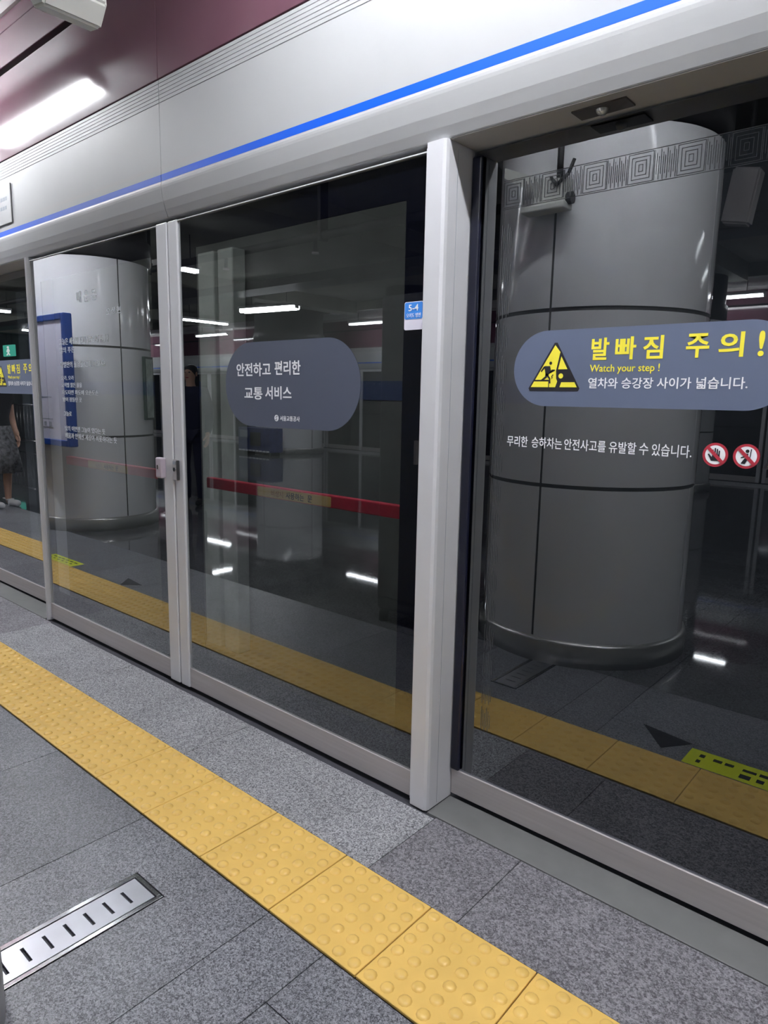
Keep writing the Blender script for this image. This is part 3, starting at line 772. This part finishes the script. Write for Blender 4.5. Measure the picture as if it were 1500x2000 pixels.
t = thing('poster_frame', (-6.27, -0.40, 1.05), 'narrow green framed poster on the side of the left pillar', 'poster')
a0 = math.radians(-33); cx, cy = -6.75 + 0.565 * math.cos(a0), -0.08 + 0.565 * math.sin(a0)
for nm, wd, z0, z1, d0, d1, mm in (('frame', 0.085, 1.05, 1.66, -0.015, 0.012, 'greenframe'), ('face', 0.065, 1.07, 1.64, 0.0125, 0.015, 'poster')):
    m = MB(); m.box(d0, d1, -wd, wd, z0, z1, mm)
    bmesh.ops.transform(m.bm, matrix=Matrix.Translation((cx, cy, 0)) @ Matrix.Rotation(a0, 4, 'Z'), verts=m.bm.verts); m.build(nm, t)
done(t)

# dark cabinet standing left of the near pillar
t = thing('cabinet', (-2.42, 0.22, 0), 'tall dark grey cabinet on short black feet mirrored in the middle glass leaf', 'cabinet')
m = MB(); m.box(-2.60, -2.26, 0.02, 0.34, 0.075, 1.86, 'kiosk', 0.03, 4); m.build('body', t)
m = MB(); m.box(-2.575, -2.285, 0.341, 0.346, 0.16, 1.78, 'kiosk', 0.004); m.build('door', t)
for fx in (-2.565, -2.295):
    for fy in (0.06, 0.30):
        m = MB(); m.cyl((fx, fy, 0.0), (fx, fy, 0.08), 0.03, 'shoe_k', seg=14); m.build('foot', t, label='black foot')
m = MB(); m.box(-2.32, -2.30, 0.345, 0.365, 0.95, 1.08, 'steel', 0.003); m.build('handle', t); done(t)

# ------------------------------------------------------------------ lamps
def lamp(a, b, label, group, drop=True, zc=3.42, w_=0.075, tr=0.0145, tube='tube'):
    a = Vector(a); b = Vector(b); c = (a + b) / 2; d = (b - a); L = d.length
    ang = math.atan2(d.y, d.x)
    t = thing('tube_lamp', (c.x, c.y, c.z), label, 'lamp', group)
    R_ = Matrix.Translation(c) @ Matrix.Rotation(ang, 4, 'Z')
    def bl(m, nm, **k):
        bmesh.ops.transform(m.bm, matrix=R_, verts=m.bm.verts); m.build(nm, t, **k)
    m = MB(); m.box(-L / 2, L / 2, -w_, w_, 0.028, 0.07, 'lampbody', 0.004, 1); bl(m, 'tray')
    for y in (-w_ * .43, w_ * .43):
        m = MB(); m.cyl((-L / 2 + .02, y, 0), (L / 2 - .02, y, 0), tr, tube, seg=8); bl(m, 'tube')
    for q in (-L / 2, L / 2 - .02):
        m = MB(); m.box(q, q + .02, -.05, .05, -.018, 0.03, 'lampbody'); bl(m, 'end_cap')
    if drop:
        for s in (-1, 1):
            m = MB(); m.cyl((s * L * .32, 0, .07), (s * L * .32, 0, zc - c.z), 0.006, 'pipe', seg=8); bl(m, 'hanger')
    done(t)
G1 = 'tube lamps above the yellow strip'; G2 = 'tube lamps along the far doors'; G3 = 'tube lamps hung across the platform'
for x0, x1 in ((-20.6, -19.1), (-15.5, -14.0), (-10.4, -8.9), (-7.25, -5.75), (-5.6, -4.1), (-1.75, -0.25), (-0.1, 1.4)):
    lamp((x0, 1.05, 3.06), (x1, 1.05, 3.06), 'white tube lamp over the near platform edge, seen only as reflection', G1, zc=3.225, w_=0.045, tube='edgetube')
for x0, x1 in ((-22.0, -20.5), (-17.6, -16.1), (-11.45, -9.95), (-7.4, -5.9), (-4.3, -2.8), (-0.5, 1.0)):
    lamp((x0, -8.6, 2.98), (x1, -8.6, 2.98), 'white tube lamp along the far platform edge, mirrored in the glass', G2, zc=3.225)
for x, y0, y1 in ((-8.35, -1.75, -2.40), (-13.75, -5.6, -6.85), (-15.8, -2.2, -2.6), (-20.0, -4.45, -5.2)):
    lamp((x, y0, 2.95), (x, y1, 2.95), 'white tube lamp hung crosswise under the dark ceiling', G3)
for y in (-3.4, -5.9):  # extra lamps added behind the camera to brighten the post and header
    lamp((1.6, y, 3.0), (3.1, y, 3.0), 'added white tube lamp out of view, brightening the post and header', 'added tube lamps right of the view')
lamp((-11.1, -5.25, 2.92), (-9.75, -5.45, 2.92), 'brightest tube lamp, mirrored above the slogan sticker', None, w_=0.13, tr=0.045)

# pipes under the ceiling
t = thing('sprinkler_pipe', (-6, -1.43, 2.8), 'black sprinkler pipe under the grey ceiling mirrored in the glass', 'pipe')
m = MB(); m.cyl((X_L + .1, -1.43, 2.8), (X_R - .1, -1.43, 2.8), 0.04, 'pipe', seg=12); pr = m.build('pipe_run', t)
for x in (-6.4, -5.0, -3.0, -0.6):
    m = MB(); m.cyl((x, -1.43, 2.77), (x, -1.43, 2.66), 0.018, 'pipe', seg=8); m.cyl((x, -1.43, 2.66), (x, -1.43, 2.645), 0.035, 'steel', seg=12); m.build('sprinkler_head', pr)
for x in (-8, -4.9, -1.6):
    m = MB(); m.box(x - .02, x + .02, -1.48, -1.38, 2.75, 3.42, 'pipe'); m.build('hanger', t)
done(t)
m = MB(); m.box(X_L + .1, X_R - .1, -4.4, -3.9, 2.98, 3.10, 'darkmetal'); m.build('cable_tray', label='wide dark cable tray under the middle of the ceiling', category='cable tray')

# ------------------------------------------------------------------ camera housings
def housing(x, y, z, label, grp=None):
    t = thing('camera_housing', (x, y, z), label, 'camera')
    m = MB(); m.prism([(x - .085, z + .05), (x - .05, z + .012), (x + .02, z), (x + .07, z + .06), (x + .055, z + .22), (x - .085, z + .22)], y - .10, y + .10, 'housing', axis='y')
    es = [e for e in m.bm.edges]; bmesh.ops.bevel(m.bm, geom=es, offset=0.008, segments=2, affect='EDGES')
    m.build('shell', t)
    m = MB(); m.cyl((x - .015, y, z + .19), (x - .015, y, 3.225), 0.022, 'housing', seg=14); m.build('stem', t)
    m = MB(); m.cyl((x + .012, y - .02, z + .03), (x + .017, y - .02, z + .028), 0.003, 'black', seg=10); m.build('screw', t)
    done(t)
housing(-2.50, 1.22, 2.545, 'white angular housing hanging in the top left corner before the maroon wall')
# display bracket seen mirrored at the top of the right door
t = thing('pillar_bracket', (-1.70, 0.47, 2.15), 'white bracket arm with dark end cap on the pillar mirrored in the right door', 'bracket')
m = MB(); m.prism([(-1.86, 2.34), (-1.86, 2.385), (-1.66, 2.30), (-1.53, 2.285), (-1.53, 2.185), (-1.70, 2.16), (-1.70, 2.245)], 0.475, 0.53, 'housing', axis='y'); m.build('arm', t)
m = MB(); m.box(-1.75, -1.53, 0.475, 0.56, 2.155, 2.185, 'housing', 0.006); m.build('shelf', t)
m = MB(); m.cyl((-1.585, 0.505, 2.28), (-1.585, 0.505, 2.50), 0.014, 'pipe', seg=12); m.build('post', t, label='black post')
m = MB(); m.cyl((-1.535, 0.515, 2.20), (-1.51, 0.515, 2.20), 0.026, 'shoe_k', seg=20); m.build('end_cap', t, label='dark end cap')
m = MB(); m.tube([(-1.62, 0.52, 2.30), (-1.58, 0.54, 2.26), (-1.53, 0.53, 2.30), (-1.51, 0.52, 2.36)], 0.008, 'pipe'); m.build('cable', t, label='black cable')
m = MB(); m.box(-1.68, -1.60, 0.455, 0.476, 2.20, 2.28, 'housing'); m.build('wall_plate', t); done(t)

t = thing('hanging_speaker', (-1.2, -1.0, 2.34), 'grey column speaker hung at a slant under the ceiling right of the near pillar', 'speaker')
m = MB(); m.prism([(-1.315, 2.35), (-1.165, 2.32), (-1.12, 2.62), (-1.27, 2.65)], -1.06, -0.96, 'pinktrim', axis='y'); bmesh.ops.bevel(m.bm, geom=list(m.bm.edges), offset=0.012, segments=3, affect='EDGES'); m.build('cabinet', t)
m = MB(); m.cyl((-1.2, -1.01, 2.62), (-1.2, -1.01, 3.42), 0.014, 'pipe', seg=12); m.build('stem', t); done(t)

# ------------------------------------------------------------------ things on the far side of the platform
t = thing('leaflet_rack', (-12.4, -6.72, 0), 'dark blue leaflet rack standing before the white far pillar', 'rack')
m = MB(); m.box(-13.0, -11.85, -6.9, -6.55, 0.06, 0.60, 'rack', 0.01)
rb = m.build('body', t)
m = MB()
for k in range(9): m.box(-12.97 + .122 * k, -12.88 + .122 * k, -6.55, -6.535, 0.07, 0.10, 'ink_w')
m.build('trim_marks', rb)
for q in (-12.95, -12.0):
    m = MB(); m.box(q, q + .1, -6.85, -6.6, 0, .06, 'darkmetal'); m.build('foot', t)
for q in ((-12.92, -12.65, 0.38, 0.54, 'ink_g'), (-12.55, -12.2, 0.2, 0.5, 'darkmetal')):
    m = MB(); m.box(q[0], q[1], -6.55, -6.53, q[2], q[3], q[4]); m.build('leaflet_panel', rb)
done(t)

t = thing('exit_sign', (-24.9, -6.0, 2.45), 'lit green exit sign mirrored in the leftmost door', 'sign')
m = MB(); m.box(-25.45, -24.55, -6.06, -6.0, 2.47, 2.84, 'exitgreen'); m.build('panel', t)
m = MB(); m.sphere((-24.98, -5.985, 2.76), 0.04, 'exitwhite', seg=12, rings=8)
m.prism([(-25.06, 2.71), (-24.95, 2.72), (-24.86, 2.64), (-24.90, 2.61), (-24.97, 2.66), (-24.93, 2.57), (-24.85, 2.52), (-24.89, 2.49), (-24.99, 2.55), (-25.06, 2.50), (-25.15, 2.50), (-25.15, 2.53), (-25.07, 2.55), (-25.03, 2.63), (-25.10, 2.60), (-25.14, 2.63)], -5.995, -5.985, 'exitwhite', axis='y')
m.build('running_figure', t)
for q in (-25.2, -24.8):
    m = MB(); m.cyl((q, -6.03, 2.84), (q, -6.03, 3.42), 0.012, 'pipe'); m.build('hanger', t)
done(t)

t = thing('guard_rail', (-17.5, -3.4, 0), 'stainless guard rail with upright bars mirrored in the leftmost door', 'railing')
m = MB(); m.tube([(-20.5, -3.4, 0), (-20.5, -3.4, 1.0), (-15.5, -3.4, 1.0), (-15.5, -3.4, 0)], 0.025, 'chrome'); m.cyl((-20.5, -3.4, 0.15), (-15.5, -3.4, 0.15), 0.018, 'chrome', seg=10); m.build('frame', t)
for k in range(24):
    m = MB(); m.cyl((-20.3 + .2 * k, -3.4, 0.15), (-20.3 + .2 * k, -3.4, 1.0), 0.009, 'chrome', seg=8); m.build('upright_bar', t)
done(t)
t = thing('stair_wall', (-18, -4.2, 0), 'dark low wall behind the guard rail', 'wall'); m = MB(); m.box(-20.5, -15.5, -5.0, -4.0, 0, 0.95, 'kiosk', 0.01); m.build('block', t); done(t)

# ------------------------------------------------------------------ stickers on the floor seen only in the glass
t = thing('floor_sticker', (-0.4, 0.92, 0), 'lemon yellow floor sticker with black marks beside the tactile strip, right side', 'sticker')
m = MB(); m.box(-0.70, -0.10, 0.862, 0.994, 0.0003, 0.0012, 'yel_sticker'); bk = m.build('backing', t)
rs = random.Random(2); m = MB()
x = -0.66
while x < -0.16:
    wd = rs.choice((0.018, 0.03, 0.045)); m.box(x, x + wd, 0.89 + rs.random() * .008, 0.916, 0.0014, 0.0018, 'ink_k')
    if rs.random() < .6: m.box(x, x + wd * .8, 0.94, 0.962 + rs.random() * .01, 0.0014, 0.0018, 'ink_k')
    x += wd + rs.choice((0.01, 0.03))
m.build('marks', bk); done(t)
t = thing('floor_sticker', (-5.3, 0.95, 0), 'lemon yellow floor sticker beside the tactile strip, mirrored below the left pillar', 'sticker')
m = MB(); m.box(-5.60, -5.10, 0.895, 0.998, 0.0003, 0.0012, 'yel_sticker'); bk = m.build('backing', t)
m = MB(); x = -5.55
for k in range(6): m.box(x + .07 * k, x + .07 * k + .05, 0.92, 0.935, 0.0014, 0.0018, 'ink_k'); m.box(x + .07 * k, x + .07 * k + .03, 0.955, 0.97, 0.0014, 0.0018, 'ink_k')
m.build('marks', bk); done(t)
for nm, pts in (('black triangular floor mark left of the right yellow sticker', [(-0.915, 0.79), (-0.71, 0.83), (-0.79, 0.945)]), ('black triangular floor mark mirrored low in the left glass leaf', [(-4.49, 0.87), (-4.25, 0.90), (-4.37, 0.995)])):
    m = MB(); m.prism(pts, 0.0003, 0.0012, 'ink_k', axis='z'); m.build('floor_mark', label=nm, category='floor mark')

# ------------------------------------------------------------------ people
def skin_mesh(name, joints, bones, root, m, parent, sub=2, **kw):
    names = list(joints); idx = {n: i for i, n in enumerate(names)}
    me = bpy.data.meshes.new(name)
    me.from_pydata([joints[n][0] for n in names], [(idx[a], idx[b]) for a, b in bones], [])
    o = bpy.data.objects.new(name, me); COL.objects.link(o)
    sk = o.modifiers.new('skin', 'SKIN'); sk.use_smooth_shade = True
    lay = me.skin_vertices[0] if me.skin_vertices else None
    for n in names:
        v = lay.data[idx[n]]; r = joints[n][1]; v.radius = r if isinstance(r, tuple) else (r, r); v.use_root = (n == root)
    ss = o.modifiers.new('sub', 'SUBSURF'); ss.levels = sub; ss.render_levels = sub
    dg = bpy.context.evaluated_depsgraph_get(); dg.update()
    m2 = bpy.data.meshes.new_from_object(o.evaluated_get(dg)); bpy.data.objects.remove(o); bpy.data.meshes.remove(me)
    m2.materials.clear(); m2.materials.append(MT[m])
    for p in m2.polygons: p.use_smooth = True; p.material_index = 0
    ob = bpy.data.objects.new(name, m2); COL.objects.link(ob)
    if parent is not None: ob.parent = parent
    for k, v in kw.items(): ob[k] = v
    return ob

def add_skin_layer_fix(): pass

def person(loc, rot, H, label, top, bottom, shoes, skirt=False, hold=None):
    s = H / 1.70
    t = bpy.data.objects.new('person', None); COL.objects.link(t); t.location = loc; t.rotation_euler = (0, 0, rot)
    t['label'] = label; t['category'] = 'person'
    J = {}; B = []
    def j(n, x, y, z, r): J[n] = ((x * s, y * s, z * s), tuple(q * s for q in r) if isinstance(r, tuple) else r * s)
    # figure faces -Y locally
    j('pelvis', 0, 0, 0.93, (0.145, 0.10)); j('waist', 0, 0.0, 1.08, (0.125, 0.09)); j('chest', 0, 0.0, 1.27, (0.15, 0.105)); j('neckb', 0, 0.01, 1.42, (0.07, 0.06))
    j('neck', 0, -0.002, 1.475, 0.05); j('jaw', 0, -0.02, 1.53, (0.062, 0.068)); j('face', 0, -0.015, 1.60, (0.074, 0.09)); j('crown', 0, 0.0, 1.665, (0.055, 0.07))
    B += [('pelvis', 'waist'), ('waist', 'chest'), ('chest', 'neckb'), ('neckb', 'neck'), ('neck', 'jaw'), ('jaw', 'face'), ('face', 'crown')]
    for sd, sg in (('l', 1), ('r', -1)):
        j(sd + 'hip', sg * 0.09, 0, 0.87, 0.085); j(sd + 'thigh', sg * 0.098, -0.005, 0.70, 0.075); j(sd + 'knee', sg * 0.10, -0.015, 0.48, 0.054); j(sd + 'calf', sg * 0.10, 0.012, 0.34, 0.052); j(sd + 'ankle', sg * 0.10, 0.02, 0.085, 0.036); j(sd + 'heel', sg * 0.10, 0.01, 0.045, 0.036); j(sd + 'toe', sg * 0.115, -0.13, 0.03, 0.028)
        B += [('pelvis', sd + 'hip'), (sd + 'hip', sd + 'thigh'), (sd + 'thigh', sd + 'knee'), (sd + 'knee', sd + 'calf'), (sd + 'calf', sd + 'ankle'), (sd + 'ankle', sd + 'heel'), (sd + 'heel', sd + 'toe')]
        j(sd + 'sh', sg * 0.175, 0.0, 1.375, 0.056); 
        if hold == sd:
            j(sd + 'el', sg * 0.235, 0.01, 1.10, 0.042); j(sd + 'wr', sg * 0.25, -0.10, 0.88, 0.027); hd = Vector((0.05 * sg, -0.25, -1)).normalized()
        else:
            j(sd + 'el', sg * 0.225, 0.03, 1.10, 0.042); j(sd + 'wr', sg * 0.235, -0.03, 0.87, 0.027); hd = Vector((0.0, -0.15, -1)).normalized()
        wr = Vector(J[sd + 'wr'][0]) / s
        pm = wr + hd * 0.055; j(sd + 'palm', *pm, (0.030, 0.018))
        B += [('chest', sd + 'sh'), (sd + 'sh', sd + 'el'), (sd + 'el', sd + 'wr'), (sd + 'wr', sd + 'palm')]
        side = Vector((0, -1, 0.0)) - hd * Vector((0, -1, 0)).dot(hd); side.normalize(); inn = Vector((-sg, 0, 0))
        for q, (off, ln) in enumerate(((0.028, 0.068), (0.010, 0.076), (-0.009, 0.070), (-0.027, 0.054))):
            k0 = pm + hd * 0.042 + side * off; k1 = k0 + hd * ln * 0.5 + inn * 0.008; k2 = k1 + hd * ln * 0.42 + inn * 0.022
            j('%sf%da' % (sd, q), *k0, 0.0095); j('%sf%db' % (sd, q), *k1, 0.0088); j('%sf%dc' % (sd, q), *k2, 0.0078)
            B += [(sd + 'palm', '%sf%da' % (sd, q)), ('%sf%da' % (sd, q), '%sf%db' % (sd, q)), ('%sf%db' % (sd, q), '%sf%dc' % (sd, q))]
        t0 = wr + hd * 0.03 + side * 0.032; t1 = t0 + hd * 0.035 + side * 0.022 + inn * 0.012; t2 = t1 + hd * 0.03 + side * 0.004 + inn * 0.012
        for nm, p_ in (('t0', t0), ('t1', t1), ('t2', t2)): j(sd + nm, *p_, 0.0105)
        B += [(sd + 'wr', sd + 't0'), (sd + 't0', sd + 't1'), (sd + 't1', sd + 't2')]
    bd = skin_mesh('body', J, B, 'pelvis', 'skin', t)
    # face
    m = MB(); m.sphere((0, -0.105 * s, 1.585 * s), 0.015 * s, 'skin', sc=(0.8, 1.0, 1.6)); m.build('nose', bd)
    m = MB()
    m.bm.free()
    for sg in (1, -1):
        m = MB(); m.sphere((sg * 0.031 * s, -0.094 * s, 1.607 * s), 0.011 * s, 'shoe_k', sc=(1.3, 0.6, 0.7)); m.build('eye', bd)
    m = MB(); m.sphere((0, -0.090 * s, 1.545 * s), 0.02 * s, 'ink_r', sc=(1.1, 0.5, 0.3)); m.build('mouth', bd)
    for sg in (1, -1):
        m = MB(); m.sphere((sg * 0.077 * s, 0.0, 1.59 * s), 0.024 * s, 'skin', sc=(0.35, 0.7, 1.2)); m.build('ear', bd)
    m = MB(); m.sphere((0, 0.018 * s, 1.625 * s), 0.098 * s, 'hair', sc=(0.86, 1.0, 0.82), seg=20, rings=12)
    if skirt: m.sphere((0, 0.07 * s, 1.52 * s), 0.08 * s, 'hair', sc=(0.95, 0.6, 1.6))
    m.build('hair', t)
    # clothes follow the same skeleton, a little wider
    def cloth(nm, keys, add, root, mm, bones=None, edit=None):
        JJ = {}
        for k in keys:
            p_, r = J[k]; rr = tuple(q + add * s for q in r) if isinstance(r, tuple) else r + add * s
            JJ[k] = (p_, rr)
        if edit: JJ.update(edit)
        bb = [b for b in B if b[0] in JJ and b[1] in JJ] + (bones or [])
        return skin_mesh(nm, JJ, bb, root, mm, t)
    E_ = lambda n, a, b, f, r: {n: (tuple(Vector(J[a][0]).lerp(Vector(J[b][0]), f)), r * s)}
    up = {}; ub = []
    for sd in 'lr':
        if skirt: up.update(E_(sd + 'slv', sd + 'sh', sd + 'el', 0.6, 0.062)); ub.append((sd + 'sh', sd + 'slv'))
        else:
            up.update(E_(sd + 'slv', sd + 'el', sd + 'wr', 1.02, 0.040)); ub += [(sd + 'el', sd + 'slv')]
    up['chest'] = (J['chest'][0], (0.178 * s, 0.142 * s)); up['neckb'] = ((0, 0.008 * s, 1.425 * s), (0.088 * s, 0.085 * s))
    up['hem'] = ((0, 0, 0.84 * s), (0.150 * s, 0.115 * s)); ub.append(('pelvis', 'hem'))
    cloth('shirt', ['pelvis', 'waist', 'chest', 'neckb', 'lsh', 'rsh'] + ([] if skirt else ['lel', 'rel']), 0.022, 'pelvis', top, ub, up)
    if skirt:
        m = MB(); m.lathe([(0.155 * s, 0.98 * s), (0.175 * s, 0.90 * s), (0.215 * s, 0.65 * s), (0.235 * s, 0.42 * s), (0.225 * s, 0.42 * s), (0.15 * s, 0.9 * s)], bottom, (0, 0), 28)
        bmesh.ops.transform(m.bm, matrix=Matrix.Diagonal((1, 0.8, 1, 1)), verts=m.bm.verts)
        for v in m.bm.verts:
            a = math.atan2(v.co.y, v.co.x); q = max(0, 0.95 * s - v.co.z) * 0.09 * math.sin(a * 7); v.co.x += q * math.cos(a); v.co.y += q * math.sin(a)
        m.build('skirt', t, label='grey patterned skirt')
    else:
        ed = {}; eb = []
        for sd in 'lr': ed.update(E_(sd + 'cuff', sd + 'calf', sd + 'ankle', 1.12, 0.056)); eb.append((sd + 'calf', sd + 'cuff'))
        cloth('trousers', ['pelvis', 'lhip', 'rhip', 'lthigh', 'rthigh', 'lknee', 'rknee', 'lcalf', 'rcalf'], 0.015, 'pelvis', bottom, eb, ed)
    for sd in 'lr':
        cloth('shoe', [sd + 'ankle', sd + 'heel', sd + 'toe'], 0.012, sd + 'heel', shoes, None, {sd + 'ankle': (J[sd + 'ankle'][0], 0.046 * s), sd + 'heel': ((J[sd + 'heel'][0][0], 0.03 * s, 0.045 * s), 0.046 * s), sd + 'toe': ((J[sd + 'toe'][0][0], -0.155 * s, 0.035 * s), 0.042 * s)})
    for ch in t.children:
        if ch.name.startswith('shoe'):
            zmin = min(v.co.z for v in ch.data.vertices)
            for v in ch.data.vertices: v.co.z = max(v.co.z, 0.001)
    return t

person((-7.08, -1.40, 0), math.radians(150), 1.65, 'person in dark navy clothes, mirrored at the left of the middle glass leaf', 'navycloth', 'navycloth', 'shoe_k', hold='r')
person((-8.36, 0.50, 0), math.radians(70), 1.60, 'person in black shirt and patterned skirt mirrored in the leftmost door', 'blackcloth', 'printcloth', 'shoe_w', skirt=True)
